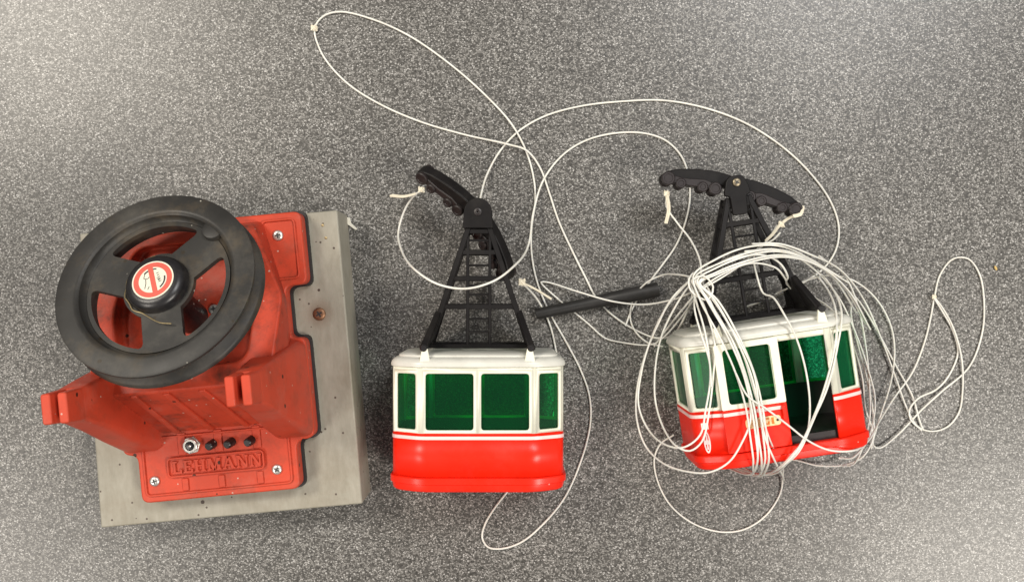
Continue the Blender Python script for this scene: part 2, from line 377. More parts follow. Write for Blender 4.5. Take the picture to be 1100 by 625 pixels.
# sign plate with raised slab letters
np_ = MB(); np_.prism(round_poly([(-52, -59), (44, -59), (44, -39.5), (-52, -39.5)], 5), 73.6, 75.0)
plate = np_.build('name_plate', 'red_old', st, bevel=.5)
rm = MB(); rimmed(rm, -52, 44, -59, -39.5, 74.5, 77.2, 1.7, 5); rm.build('plate_rim', 'red_old', plate, bevel=.4)
def letter(mb, ch, x, y, w_, h_, z0, z1):
    st_, th, sf = w_ * .24, h_ * .15, w_ * .12
    def V(cx, wd=None, y0=0, y1=1): wd = wd or st_; mb.box(x + cx - wd / 2, x + cx + wd / 2, y + h_ * y0, y + h_ * y1, z0, z1)
    def Hh(x0, x1, yc): mb.box(x + x0, x + x1, y + yc - th / 2, y + yc + th / 2, z0, z1 - .03)
    def dg(xa, ya, xb, yb, wd):
        mb.prism([(x + xa - wd / 2, y + ya), (x + xa + wd / 2, y + ya), (x + xb + wd / 2, y + yb), (x + xb - wd / 2, y + yb)], z0, z1 - .06)
    if ch == 'L': V(w_ * .25); Hh(0, w_ * .55, h_ - th / 2); Hh(0, w_, th / 2); V(w_ - th / 2, th, 0, .35)
    if ch == 'E': V(w_ * .25); Hh(0, w_ * .95, h_ - th / 2); Hh(0, w_, th / 2); Hh(w_ * .3, w_ * .75, h_ * .5); V(w_ - th / 2, th, 0, .32); V(w_ * .95 - th / 2, th, .7, 1)
    if ch == 'H': V(w_ * .22); V(w_ * .78); Hh(w_ * .2, w_ * .8, h_ * .5); Hh(0, w_ * .42, h_ - th / 2); Hh(w_ * .58, w_, h_ - th / 2); Hh(0, w_ * .42, th / 2); Hh(w_ * .58, w_, th / 2)
    if ch == 'M': V(w_ * .16, st_ * .6); V(w_ * .82, st_); dg(w_ * .2, h_, w_ * .5, 0, st_); dg(w_ * .5, 0, w_ * .78, h_, st_ * .5); Hh(0, w_ * .3, h_ - th / 2); Hh(w_ * .7, w_, h_ - th / 2); Hh(0, w_ * .32, th / 2); Hh(w_ * .64, w_, th / 2)
    if ch == 'A': dg(w_ * .15, 0, w_ * .5, h_, st_ * .6); dg(w_ * .82, 0, w_ * .5, h_, st_); Hh(w_ * .25, w_ * .72, h_ * .33); Hh(0, w_ * .32, th / 2); Hh(w_ * .64, w_, th / 2)
    if ch == 'N': V(w_ * .18, st_ * .6); V(w_ * .85, st_ * .6); dg(w_ * .2, h_, w_ * .82, 0, st_); Hh(0, w_ * .34, h_ - th / 2); Hh(w_ * .68, w_, h_ - th / 2); Hh(0, w_ * .34, th / 2)
lt = MB(); x = -47
for ch, wd in zip('LEHMANN', (9.6, 9.6, 11.4, 14, 12.5, 11.8, 11.8)):
    letter(lt, ch, x, -55.6, wd, 12.4, 74.9, 76.9); x += wd + 1.25
lt.build('lettering', 'red_old', plate, bevel=.25, seg=1)

screw(base, -66, -61, 74.2, 5); screw(base, 52 + 3, -61, 74.2, 5); screw(base, 78, 168, 74.2, 5.2); screw(base, -78, 168, 74.2, 5.2)
# power socket
T0 = Matrix.Translation((-26, -29, 74))
s_ = MB(); s_.prism([(9 * cos(radians(60 * i + 10)), 9 * sin(radians(60 * i + 10))) for i in range(6)], 0, 3, T0); sock = s_.build('power_socket', 'steel', st, bevel=.5)
s_ = MB(); s_.lathe([(7, 3), (7, 6.5), (6.3, 7), (4.6, 7), (4.4, 3.2)], T0, 24, cap=False); s_.build('socket_ring', 'steel', sock, smooth=True)
s_ = MB(); s_.lathe([(4.5, 3), (4.4, 5.8), (3, 6.2)], T0, 18); s_.build('socket_insert', 'hub', sock, smooth=True)
s_ = MB(); s_.lathe([(1.2, 6), (1.2, 7.2), (.6, 7.6)], T0, 10); s_.build('contact_pin', 'steel', sock, smooth=True)
for x in (-5, 13, 33):
    s_ = MB(); T1 = Matrix.Translation((x, -29.5, 73)) @ Matrix.Rotation(radians(-16), 4, 'Y') @ Matrix.Rotation(radians(10), 4, 'X')
    s_.lathe([(4.6, 0), (4.4, 6), (4.1, 9), (3.2, 10)], T1, 20); s_.build('terminal_peg', 'hub', st, smooth=True)

# wheel
az, tl = radians(100 - 5.5), radians(26)
nrm = Vector((sin(tl) * cos(az), sin(tl) * sin(az), cos(tl)))
Wc = Vector((0, 129, 187))
zq = nrm; xq = Vector((1, 0, 0)); xq = (xq - zq * xq.dot(zq)).normalized(); yq = zq.cross(xq)
TW = Matrix.Translation(Wc) @ Matrix((xq, yq, zq)).transposed().to_4x4()
wm = MB()
# rim: front face at z=0, groove, rear flange, inner bowl wall
prof = [(66.5, -2.2), (68, -.7), (69.5, -.1), (71, 0), (84, -.2), (86, -.9), (86.4, -2.2), (86.2, -3.6), (84, -5), (77, -8), (76, -11), (77, -14), (86, -18), (88, -20), (88.2, -22.5), (86, -24), (62, -24), (61.5, -14), (62, -10), (63.5, -8.2), (66, -6.5)]
n = 96
rs = [[TW @ Vector((r * cos(2 * pi * i / n), r * sin(2 * pi * i / n), z)) for i in range(n)] for r, z in prof]
wm.rings(rs + [rs[0]], cap0=False, cap1=False)
wheel = wm.build('drive_wheel', 'wheelblack', st, smooth=True, angle=50)
# spoked web: annulus r 24..62.5 with three rounded openings
web = MB()
def web_in(r, th):
    """inside the opening?"""
    for c in (100, 220, 340):
        d = (degrees(th) - c + 180) % 360 - 180
        x_, y_ = r * cos(radians(d)), r * sin(radians(d))
        half = x_ * tan(radians(60)) - 17 / cos(radians(60))     # distance limit from the neighbouring spokes
        if r > 31 and r < 58.5 and abs(y_) < half:
            cr = 58.5; m_ = min(half - abs(y_), cr - r)
            if m_ > 0 and not (half - abs(y_) < 7 and cr - r < 7 and hypot(7 - (half - abs(y_)), 7 - (cr - r)) > 7): return True
    return False
NR, NT = 90, 720
V = {}
def gv(i, j, z):
    k = (i, j % NT, z)
    if k not in V:
        r = 20 + (62.5 - 20) * i / NR; t = 2 * pi * (j % NT) / NT
        V[k] = web.v(TW @ Vector((r * cos(t), r * sin(t), z)))
    return V[k]
solid = {}
for i in range(NR):
    for j in range(NT):
        r = 20 + (62.5 - 20) * (i + .5) / NR; t = 2 * pi * (j + .5) / NT
        solid[i, j] = not web_in(r, t)
for i in range(NR):
    for j in range(NT):
        if not solid[i, j]: continue
        web.face([gv(i, j, -8), gv(i + 1, j, -8), gv(i + 1, j + 1, -8), gv(i, j + 1, -8)])
        web.face([gv(i, j, -13), gv(i, j + 1, -13), gv(i + 1, j + 1, -13), gv(i + 1, j, -13)])
        for (di, dj, a_, b_) in ((1, 0, (i + 1, j), (i + 1, j + 1)), (-1, 0, (i, j + 1), (i, j)), (0, 1, (i + 1, j + 1), (i, j + 1)), (0, -1, (i, j), (i + 1, j))):
            ni, nj = i + di, (j + dj) % NT
            if not solid.get((ni, nj), False):
                web.face([gv(*a_, -8), gv(*a_, -13), gv(*b_, -13), gv(*b_, -8)])
wo = web.build('spoked_web', 'wheelblack', wheel)
hb = MB(); hb.lathe([(27, -8.5), (26.5, -6), (26, -4), (25.6, -2), (24.4, 0), (22, 1.7), (20.5, 2.2), (19.6, 2.4), (10, 2.4), (2, 2.4)], TW, 48); hb.build('hub', 'hub', wheel, smooth=True, angle=40)
kb = MB(); kb.lathe([(10, -8.2), (9.6, -4), (9.2, -3), (7.5, -2.5), (1, -2.4)], TW @ Matrix.Translation((66 * cos(radians(46)), 66 * sin(radians(46)), 0)), 28); kb.build('handle_boss', 'wheelblack', wheel, smooth=True)
ax = MB(); ax.lathe([(15, -78), (13, -30), (13, -12)], TW, 24); ax.build('axle', 'hub', wheel, smooth=True)
# sticker: cream disc, red ring and bar, line drawing of a hand and two arrows
z0 = 2.42
sk = MB(); sk.lathe([(17.9, z0), (17.9, z0 + .35)], TW, 48); stick = sk.build('warning_sticker', 'sticker', wheel)
T2 = TW @ Matrix.Translation((0, 0, z0 + .3))
rg = MB(); nn = 48
rs = [[T2 @ Vector((r * cos(2 * pi * i / nn), r * sin(2 * pi * i / nn), z)) for i in range(nn)] for r, z in ((16.6, 0), (16.6, .22), (12.2, .22), (12.2, 0))]
rg.rings(rs, cap0=False, cap1=False)
T3 = T2 @ Matrix.Rotation(radians(-74), 4, 'Z'); rg.box(-12.6, 12.6, -2.1, 2.1, 0.02, .26, T3)
rg.build('ban_ring', 'stickred', stick)
dr = MB()
def stroke(pts, w_): 
    for p, q2 in zip(pts, pts[1:]): dr.bar(T2 @ Vector((*p, .12)), T2 @ Vector((*q2, .12)), w_, .2, up=nrm)
stroke([(-7.5, 6.2), (-8, 2), (-6.2, 1.2), (-5.6, -3), (-6, -8)], .5)
stroke([(-6.4, 1.2), (-4.2, 1.6), (-3.4, 3)], .5)
stroke([(-3.4, -9), (-2.4, -6)], .5)
for k in range(5): stroke([(2.6 + k * .7, 5.8 - k * 2.0), (4.4 + k * .8, 6.6 - k * 2.0)], .55)
for k in range(4): stroke([(3.2 + k * .7, 1.4 - k * 1.3), (5.6 + k * .3, 2.6 - k * 1.5)], .4)
stroke([(10.3 * cos(radians(t)), 10.3 * sin(radians(t))) for t in range(16, -50, -8)], 1.3)
stroke([(10.3 * cos(radians(t)), 10.3 * sin(radians(t))) for t in range(96, 76, -6)], 1.1)
stroke([(10.0 * cos(radians(t)), 10.0 * sin(radians(t))) for t in range(142, 116, -6)], 1.4)
dr.build('hand_drawing', 'ink', stick)
# strand of wire caught round the hub
wr = []
for t in range(100, 262, 9):
    rr = 28.3 + .8 * sin(t * .2); wr.append(TW @ Vector((rr * cos(radians(t)), rr * sin(radians(t)), -6.8 + .6 * sin(t * .07))))
wr += [TW @ Vector((6, -37, -5)), TW @ Vector((17, -40, -3.5))]
w_ = MB(); w_.tube(spline(wr, 2.5), .55, 5); w_.build('wire_strand', 'brass', wheel, smooth=True)
sc_T = Matrix.Rotation(-atan(.36), 4, 'X')
for px_, yy in ((-14, 98), (23, 101)): screw(base, px_, yy, zt(yy) - 13.6, 5, 'steel', sc_T)

# ------------------------------------------------------------------ cable cars
HD = 50.0
def plan(off=0.0, r=7):
    c = off * 0.42
    v = [(55 + c, -HD - off), (83 + off, -36 - c), (83 + off, 36 + c), (55 + c, HD + off), (-55 - c, HD + off), (-83 - off, 36 + c), (-83 - off, -36 - c), (-55 - c, -HD - off)]
    return v
faces8 = [('chamfer', 0, 1), ('end', 1, 2), ('chamfer', 2, 3), ('front', 3, 4), ('chamfer', 4, 5), ('end', 5, 6), ('chamfer', 6, 7), ('back', 7, 0)]

def wall_path():
    """closed path (u,w) with rounded corners and, for each flat, its window intervals as arclength"""
    v = plan(); rr = 9
    pts = []; wins = []
    s = 0.0
    def add(p):
        nonlocal s
        if pts:
            d = (Vector(p) - Vector(pts[-1][0])).length
            if d < 1e-4: return
            s += d
        pts.append((p, s))
    for name, i, j in faces8:
        a, b_ = Vector(v[i]), Vector(v[j]); Lg = (b_ - a).length; d = (b_ - a) / Lg
        prev = Vector(v[i - 1]); dp = (a - prev).normalized()
        rj = 7
        p0, p1 = a - dp * rj, a + d * rj
        for k in range(5):
            t = k / 4; qq = p0 * (1 - t) ** 2 + a * 2 * t * (1 - t) + p1 * t * t
            add((qq.x, qq.y))
        smid = s + (Lg / 2 - rj)
        if name in ('front', 'back'): iv = [(-49.5, -3.6), (3.6, 49.5)]
        elif name == 'chamfer': iv = [(-11.2, 11.2)]
        else: iv = [(-25, 25)]
        for k, (x0, x1) in enumerate(iv): wins.append((name, k, smid + x0, smid + x1, i))
    p = pts[0][0]; s += (Vector(p) - Vector(pts[-1][0])).length
    pts.append((p, s))
    return pts, wins, s
PATH, WINS, LEN = wall_path()
def at(s, inset=0.0):
    s = max(0, min(LEN, s))
    for (p, a), (q, b_) in zip(PATH, PATH[1:]):
        if s <= b_ + 1e-9:
            t = (s - a) / (b_ - a); P0, P1 = Vector(p), Vector(q); d = (P1 - P0).normalized()
            r = P0.lerp(P1, t) + Vector((-d.y, d.x)) * inset
            return r
    return Vector(PATH[-1][0])

def wall(mb, v0, v1, holes, inset=0.0, wv0=59, wv1=113, rad=3.5, m=3.0):
    """wall band v0..v1; holes = list of (s0,s1,kind): kind 'win' rounded window, 'open' gap from the band bottom to wv1"""
    brk = sorted(set([round(a, 4) for _, a in PATH]))
    def P3(s, v): q = at(s, inset); return (q.x, v, q.y)
    cells = sorted([(a - m, b_ + m, a, b_, k) for a, b_, k in holes])
    def strip(a, b_, y0, y1):
        if b_ - a < 1e-3 or y1 - y0 < 1e-3: return
        xs = [a] + [x for x in brk if a + .05 < x < b_ - .05] + [b_]
        for x0, x1 in zip(xs, xs[1:]): mb.face([mb.v(P3(x0, y0)), mb.v(P3(x1, y0)), mb.v(P3(x1, y1)), mb.v(P3(x0, y1))])
    cur = 0.0
    for a, b_, wa, wb, k in cells:
        strip(cur, a, v0, v1)
        if k == 'open':
            strip(a, wa, v0, v1); strip(wb, b_, v0, v1)
            if wv1 < v1: strip(wa, wb, wv1, v1)
        else:
            strip(a, b_, v0, wv0 - m) ; strip(a, b_, wv1 + m, v1)
            A, B_, C0, C1 = a, b_, wv0 - m, wv1 + m
            rr = round_poly([(wa, wv0), (wb, wv0), (wb, wv1), (wa, wv1)], rad, 5)
            cx, cy = (wa + wb) / 2, (wv0 + wv1) / 2
            def proj(p):
                i = rr.index(p) // 6   # corner index
                return [(A, C0), (B_, C0), (B_, C1), (A, C1)][i]
            outer = []
            for idx, p in enumerate(rr):
                ci = idx // 6; k_ = idx % 6
                cor = [(A, C0), (B_, C0), (B_, C1), (A, C1)][ci]
                t = k_ / 5
                outer.append(cor)
            for idx in range(len(rr)):
                nx = (idx + 1) % len(rr)
                if outer[idx] == outer[nx]: mb.face([mb.v(P3(*outer[idx])), mb.v(P3(*rr[nx])), mb.v(P3(*rr[idx]))])
                else: mb.face([mb.v(P3(*outer[idx])), mb.v(P3(*outer[nx])), mb.v(P3(*rr[nx])), mb.v(P3(*rr[idx]))])
        cur = b_
    strip(cur, LEN, v0, v1)
    bmesh.ops.remove_doubles(mb.bm, verts=mb.bm.verts, dist=0.02 * S)
    bmesh.ops.reverse_faces(mb.bm, faces=mb.bm.faces)
    mb.keep = True

def ringp(off, v, r=10):
    return [(x, v, w_) for x, w_ in round_poly(plan(off), r, 4)]

def make_arm(parent, piv, ang, mirror, roll=0, wofs=0):
    """roller arm: side plates with rollers between, pivoting at piv in the u-v plane"""
    sg = -1 if mirror else 1
    R = Matrix.Translation(piv) @ Matrix.Rotation(radians(ang), 4, 'Z') @ Matrix.Diagonal((sg, 1, 1, 1)) @ Matrix.Rotation(radians(roll), 4, Vector((61, -22, 0)))
    body_ = [(-4, 6), (8, 6), (25, 2.5), (42, -3.5), (57, -11), (66, -18), (70, -25), (66, -29), (60, -26), (40, -19), (22, -11), (14, -8), (-4, -6)]
    a = MB(); a.prism(round_poly(body_, 3), wofs - 6, wofs + 6, R)
    arm = a.build('roller_arm', 'black', parent, bevel=1.2)
    k = MB(); k.prism(round_poly([(12, -9), (18, -15), (32, -19), (52, -25), (64, -27), (62, -20), (45, -16), (28, -9)], 3), wofs - 7.4, wofs + 7.4, R); k.build('bogie_plate', 'roller', arm, bevel=.8)
    for cx, cy, r in ((15, -13, 6.4), (27, -17, 5.2), (48, -23, 5.2), (61.5, -24, 6.8)):
        T = R @ Matrix.Translation((cx, cy, wofs))
        ro = MB(); ro.lathe([(r, -8.6), (r, -5.5), (r - 2, -2), (r - 2, 2), (r, 5.5), (r, 8.6), (r - 1, 9.4), (r - 2.4, 9.4), (r - 2.8, 8.8), (2, 8.8)], T, 24); ro.build('roller', 'roller', arm, smooth=True, angle=30)
    return arm

def make_car(loc, rot, label, door, arms, name='toy_cable_car'):
    car = root(name, loc, rot, label, 'toy cable car', 'toy cable cars')
    inset_m = [(a, b_, 'win') for nm, k, a, b_, i in WINS]
    front = [(nm, k, a, b_) for nm, k, a, b_, i in WINS if nm == 'front']
    # path runs right to left along the front, so the first interval is the right bay
    door_iv = front[0][2:] if door else None
    def holes(): return [(a, b_, 'open' if (door and (a, b_) == door_iv) else 'win') for a, b_, _ in inset_m]
    up = MB(); wall(up, 56, 119, holes()); 
    upo = up.build('cabin_upper', 'cream', car, solid=2.2, solid_off=-1, smooth=True, angle=25)
    lo = MB(); wall(lo, 12, 56, [(door_iv[0], door_iv[1], 'open')] if door else [], wv1=60)
    lo.build('cabin_lower', 'red', car, solid=2.2, solid_off=-1, smooth=True, angle=25)
    # painted line
    def stripe(v0, v1, m_, skip):
        mb = MB(); wall(mb, v0, v1, [(skip[0], skip[1], 'open')] if skip else [], inset=0, wv1=200)
        o = mb.build('painted_line', m_, car, solid=.7, solid_off=1)
        return o
    stripe(50.2, 53.4, 'stripe', (front[1][2] - 10, door_iv[1] + 0) if False else door_iv)
    rimm = MB(); rs = [ringp(.3, 119), ringp(1.8, 119.3), ringp(2.2, 121.5), ringp(1.4, 124), ringp(-.6, 126.2), ringp(-3, 127.6), ringp(-5, 128), ringp(-5.4, 130), ringp(-8, 131.5), ringp(-12, 132)]
    rimm.rings(rs); rimm.build('roof', 'roof', car, smooth=True, angle=30)
    roof = car.children[-1]
    lip = MB(); lip.rings([ringp(.2, 14.2), ringp(2.0, 13.9), ringp(2.6, 13.0), ringp(2.6, 8.0), ringp(1.0, 7.2), ringp(.6, 4.5), ringp(-.2, 1.5), ringp(-2, 0)], cap0=True)
    lip.build('underframe', 'red', car, smooth=True, angle=28)
    fl = MB(); fl.rings([ringp(-3.2, 14.6), ringp(-3.2, 22)]); fl.build('cabin_floor', 'dark', car)
    ln = MB(); wall(ln, 15, 56.5, [(door_iv[0] - .5, door_iv[1] + .5, 'open')] if door else [], inset=2.9, wv1=60); ln.build('cabin_liner', 'dark', car, solid=.6)
    # panes (slightly inside the wall, one mesh per window)
    for nm, k, a, b_, i in WINS:
        if door and (a, b_) == door_iv: continue
        p = MB(); e = 2.5
        q0, q1 = at(a - e, 2.6), at(b_ + e, 2.6)
        r0, r1 = at(a - e, 3.6), at(b_ + e, 3.6)
        p.rings([[(q0.x, 56.5, q0.y), (q1.x, 56.5, q1.y), (q1.x, 115.5, q1.y), (q0.x, 115.5, q0.y)], [(r0.x, 56.5, r0.y), (r1.x, 56.5, r1.y), (r1.x, 115.5, r1.y), (r0.x, 115.5, r0.y)]], cap1=True)
        p.build('window_pane', 'green', car)
    if door:   # sliding door pushed over the left bay
        w0 = HD + .2; w1 = HD + 2.8
        dfr = MB()
        outer = round_poly([(-56.5, 56.2), (4.2, 56.2), (4.2, 117.8), (-56.5, 117.8)], 1.5, 5)
        inner = round_poly([(-49, 60.5), (-3.5, 60.5), (-3.5, 112.5), (-49, 112.5)], 4, 5)
        V0 = [[dfr.v((x, v_, z)) for x, v_ in pl] for pl, z in ((outer, w0), (outer, w1), (inner, w1), (inner, w0))]
        for a_, b2 in ((0, 1), (1, 2), (2, 3), (3, 0)):
            for i in range(len(outer)):
                j = (i + 1) % len(outer); dfr.face([V0[a_][i], V0[a_][j], V0[b2][j], V0[b2][i]])
        sd = dfr.build('sliding_door', 'cream', car)
        lo_ = MB(); lo_.prism(round_poly([(-56.5, 15.2), (4.2, 15.2), (4.2, 56.1), (-56.5, 56.1)], 1, 2), w0, w1); lo_.build('door_lower_panel', 'red', sd, bevel=.5)
        ps = MB(); ps.box(-56.3, -1.5, 50.2, 53.4, w1, w1 + .4); ps.build('painted_line', 'stripe', sd)
        hd = MB(); hd.prism(round_poly([(-1.4, 40), (2.4, 40), (2.4, 54), (-1.4, 54)], 1.2), w1, w1 + 3); hd.build('door_handle', 'red', sd, bevel=.7)
        bg = MB(); bg.prism(round_poly([(-37, 36), (-3.5, 36), (-3.5, 45.5), (-37, 45.5)], 3.6), w1, w1 + 1.4); bgo = bg.build('door_badge', 'badge', sd, bevel=.4)
        def glyph(rects, gx):
            k_ = MB()
            for n_, (a0, a1, b0, b1) in enumerate(rects): k_.box(gx + a0, gx + a1, 37.7 + b0, 37.7 + b1, w1 + 1.3, w1 + 1.75 + n_ * .02)
            k_.build('orange_letter', 'orange', bgo)
        glyph([(0, 1.9, 0, 6.2), (1.9, 4.6, 4.8, 6.2), (1.9, 4.6, 2.6, 3.9), (3.4, 5, 3.7, 5.2), (3.2, 5, 0, 2.7)], -30.6)
        glyph([(0, 2.2, 0, 6.2)], -23.8)
        glyph([(0, 1.9, 0, 6.2), (1.9, 4.9, 4.8, 6.2), (1.9, 4.9, 0, 1.4), (3.4, 5.0, 1.4, 3.1)], -19.6)
        glyph([(0, 2.2, 0, 6.2)], -12.6)
        for x0 in (-33.8, -7): 
            k_ = MB(); k_.lathe([(1.2, 0), (1.2, .5)], Matrix.Translation((x0, 40.8, w1 + 1.3)), 12); k_.build('badge_pin', 'ink', bgo)
        # emblem on the left corner panel
        c0 = Vector(plan()[4]); c1 = Vector(plan()[5]); mid = (c0 + c1) / 2; d = (c1 - c0).normalized()
        nr = Vector((d.y, -d.x)); nr = nr if nr.dot(mid) > 0 else -nr
        TE = Matrix.Translation((mid.x + nr.x * .1 + d.x * 4, 0, mid.y + nr.y * .1 + d.y * 4)) @ Matrix(((d.x, 0, nr.x), (0, 1, 0), (d.y, 0, nr.y))).to_4x4()
        e_ = MB(); e_.box(-3.4, 3.4, 39.5, 45.5, 0, .6, TE); eo = e_.build('number_label', 'cream', car)
        e_ = MB(); pts = [[TE @ Vector((rx * cos(2 * pi * i / 20), 27 + ry * sin(2 * pi * i / 20), z)) for i in range(20)] for rx, ry, z in ((3.2, 10.5, 0), (3.2, 10.5, .5), (1.9, 8.6, .5), (1.9, 8.6, 0))]
        e_.rings(pts, cap0=False, cap1=False); em = e_.build('side_emblem', 'stripe', car)
        e_ = MB(); e_.box(-.7, .7, 20, 34, 0, .45, TE); e_.box(-1.8, 1.8, 25, 29, 0, .4, TE); e_.build('emblem_figure', 'stripe', em)
    # roof lugs
    for su in (-1, 1):
        for sw in (-1, 1):
            lg = MB(); lg.rings([[(su * 50 + a_ * k, v_, sw * (HD - 1.5) + c_) for a_, c_ in ((-1, -1.5), (1, -1.5), (1, 1.8), (-1, 1.8))] for k, v_ in ((5.6, 121), (4.8, 126), (2.6, 137))])
            lg.build('roof_lug', 'cream', roof, bevel=.6)
    # hanger
    hg = MB()
    vt = 256
    def leg(su, sw, t): return Vector((su * (50 - 40 * t), 135 + (vt - 135) * t, sw * (17 - 8 * t)))
    def tv(v_): return (v_ - 135) / (vt - 135)
    for su in (-1, 1):
        for sw in (-1, 1): hg.bar(leg(su, sw, tv(140)), leg(su, sw, 1.0), 5.4, 4.5, up=(0, 0, 1))
    for v_, wd in ((137, 4), (176, 5), (204, 5), (230, 5), (251, 5)):
        t = tv(v_)
        for sw in (-1, 1): hg.bar(leg(-1, sw, t), leg(1, sw, t), wd, 3)
        for su in (-1, 1): hg.bar(leg(su, -1, t), leg(su, 1, t), 3, wd * .8, up=(0, 1, 0))
    for x_ in (-11, 11): hg.bar((x_, 136, 17), (x_, 252, 9.5), 3.2, 2.6)
    for v_ in (151, 164, 188, 197, 217, 242):
        w_ = 17 - 8 * tv(v_); hg.bar((-11, v_, w_), (11, v_, w_), 2.2, 2.0)
    hgo = hg.build('hanger_frame', 'black', car, bevel=.6, seg=1)
    for su in (-1, 1):       # triangular end skirts that spread the tower's feet to the roof lugs
        gs = MB()
        A0, A1, B0, B1 = Vector((su * 51, 135, -45)), Vector((su * 51, 135, 45)), leg(su, -1, tv(170)), leg(su, 1, tv(170))
        nx = Vector((su * 1.6, 0.5, 0))
        gs.rings([[p - nx for p in (A0, A1, B1, B0)], [p + nx for p in (A0, A1, B1, B0)]])
        gs.bar(A1 + nx, B1 + nx, 3.4, 6, up=(1, 0, 0)); gs.bar(A0 + nx, B0 + nx, 3.4, 6, up=(1, 0, 0))
        gs.build('end_skirt', 'black', hgo, bevel=.5, seg=1)
        for sw in (-1, 1):
            pn = MB(); pn.lathe([(3.6, -3), (3.6, 5), (2.6, 6)], Matrix.Translation((su * 51, 137, sw * 45)), 16); pn.build('hanger_pin', 'hub', hgo, smooth=True)
    piv = Vector((-1, 270, 0))
    if not door:
        lug = MB(); pl = [(14 * cos(radians(t)), 14 * sin(radians(t))) for t in range(-10, 191, 12)] + [(-15, -16), (15, -16)]
        lug.prism(pl, 9, 14, Matrix.Translation(piv)); lug.prism(pl, -14, -9, Matrix.Translation(piv)); lug.build('pivot_lug', 'black', hgo, bevel=.8)
        k_ = MB(); k_.lathe([(3.8, 13), (3.8, 14.8), (2, 15.2), (1.6, 14.2), (.8, 14)], Matrix.Translation(piv), 16); k_.build('pivot_pin', 'roller', hgo, smooth=True)
    else:
        lug = MB(); lug.prism(round_poly([(-6, 7), (6, 7), (10, 2), (13, -12), (8, -13), (7, -32), (-8, -32), (-8, -13), (-14, -12), (-10, 3)], 3), 10, 15, Matrix.Translation(piv))
        lug.box(-11, 11, -24, -14, -11, 12, Matrix.Translation(piv))
        lug.build('pivot_yoke', 'black', hgo, bevel=.9)
        screw(hgo, piv.x, piv.y, 14.7, 4.2, 'darksteel', name='pivot_screw')
    for ang, mir, rl_ in arms: make_arm(hgo, piv, ang, mir, rl_)
    return car

R1 = Matrix()
# cabins lie on their backs: local u right, v towards the roof, w up from the floor
def pose(cx, cy, z, rz, pitch=0, yaw=0):
    return (cx, cy, z), Matrix.Rotation(radians(rz), 4, 'Z') @ Matrix.Rotation(radians(pitch), 4, 'X') @ Matrix.Rotation(radians(yaw), 4, 'Y')
loc, rot = pose(-33, -191.5, HD + 3.7, 0)
make_car(loc, rot, 'left toy cable car, doorless side up with two square green windows, one roller arm folded', False, [(-57, True, 48), (-44, False, 40)])
loc, rot = pose(262, -160, HD + 10, 8.5, 0, 0)
make_car(loc, rot, 'right toy cable car with its sliding door open, draped in tangled white cord', True, [(-34, True, 0), (-10, False, 0)])

# ------------------------------------------------------------------ black tube
rl = root('black_tube', P(640, 324, 0), radians(11.5), 'slim black rubber tube lying on the floor between the two cable cars', 'tube')
TT = Matrix.Translation((0, 0, 8.6)) @ Matrix.Rotation(radians(90), 4, 'Y')
t_ = MB(); t_.lathe([(3.5, -52), (4.6, -66), (5.6, -66), (6.0, -60), (6.3, -20), (6.8, 12), (7.6, 14), (7.9, 62), (7.8, 66.5), (6.0, 66.5), (5.6, 50)], TT, 32, cap=True)
t_.build('tube_body', 'rod', rl, smooth=True, angle=40)

# ------------------------------------------------------------------ cords
def cord_pts(tr, jit=0.0):
    out = []
    for p in tr:
        z = p[2] if len(p) > 2 else 1.6
        out.append(P(p[0], p[1], z))
    return out
def knot(mb, c, r, n=26, seed=1):
    rd = random.Random(seed); c = Vector(c); pts = []
    for i in range(n):
        t = i * 1.3; q_ = Vector((cos(t) * r, sin(t * 1.37) * r, (sin(t * .9) + 1) * r * .55)); pts.append(c + q_ * rd.uniform(.55, 1.05))
    mb.tube(spline(pts, 2), 1.15, 5)
CR = 1.08
def make_cord(label, strands, knots=(), tails=(), m='cord', name='cord', r=None):
    p0 = cord_pts(strands[0])[0]
    ro = root(name, (p0.x, p0.y, 0), 0, label, 'cord', 'white cords')
    org = Vector((p0.x, p0.y, 0))
    mb = MB()
    for s_ in strands:
        mb.tube([q_ - org for q_ in spline(cord_pts(s_), 3.5)], r or CR, 8)
    mb.build('strand', m, ro, smooth=True, angle=80)
    for i, (x, y, z, r) in enumerate(knots):
        k = MB(); knot(k, P(x, y, z) - org, r, seed=i + 3); k.build('knot', 'cordtan', ro, smooth=True)
    for tl_ in tails:
        k = MB(); pts = cord_pts(tl_)
        for _ in range(2):
            o_ = Vector((random.uniform(-1, 1), random.uniform(-1, 1), random.uniform(0, 1)))
            k.tube([q_ + o_ - org for q_ in spline(pts, 3)], 1.2, 6)
        k.build('cord_end', 'cordtan', ro, smooth=True)
    return ro

exec_cords = True
A1 = [(560, 304, 40), (566, 309, 30), (578, 323, 12), (590, 347, 3), (597, 376, 1.6), (600, 410), (590, 460), (565, 505), (545, 528), (531, 546), (521, 563), (518, 577), (524, 587), (538, 589), (560, 582), (582, 564), (606, 535), (624, 495), (634, 455), (633, 425), (624, 398), (608, 367), (590, 335), (577, 303), (571, 272), (571, 245), (575, 215), (573, 190), (565, 162), (550, 134, 4), (525, 106), (487, 72), (440, 39), (400, 21), (365, 13), (347, 18), (338, 31),
      (343, 52), (354, 70), (376, 92), (410, 113), (452, 131), (500, 145), (545, 155, 6), (566, 162, 6), (580, 180), (590, 207), (600, 237), (615, 270), (630, 300), (638, 316), (650, 331), (664, 343), (684, 355), (706, 363), (722, 360, 6), (738, 335, 30), (745, 312, 60)]
make_cord('long white cord running from the left cable car to the long loop at top', [A1], [(338, 31, 2, 2.8), (561, 303, 40, 3.2)], [[(561, 303, 40), (577, 311, 34), (593, 321, 30)]])
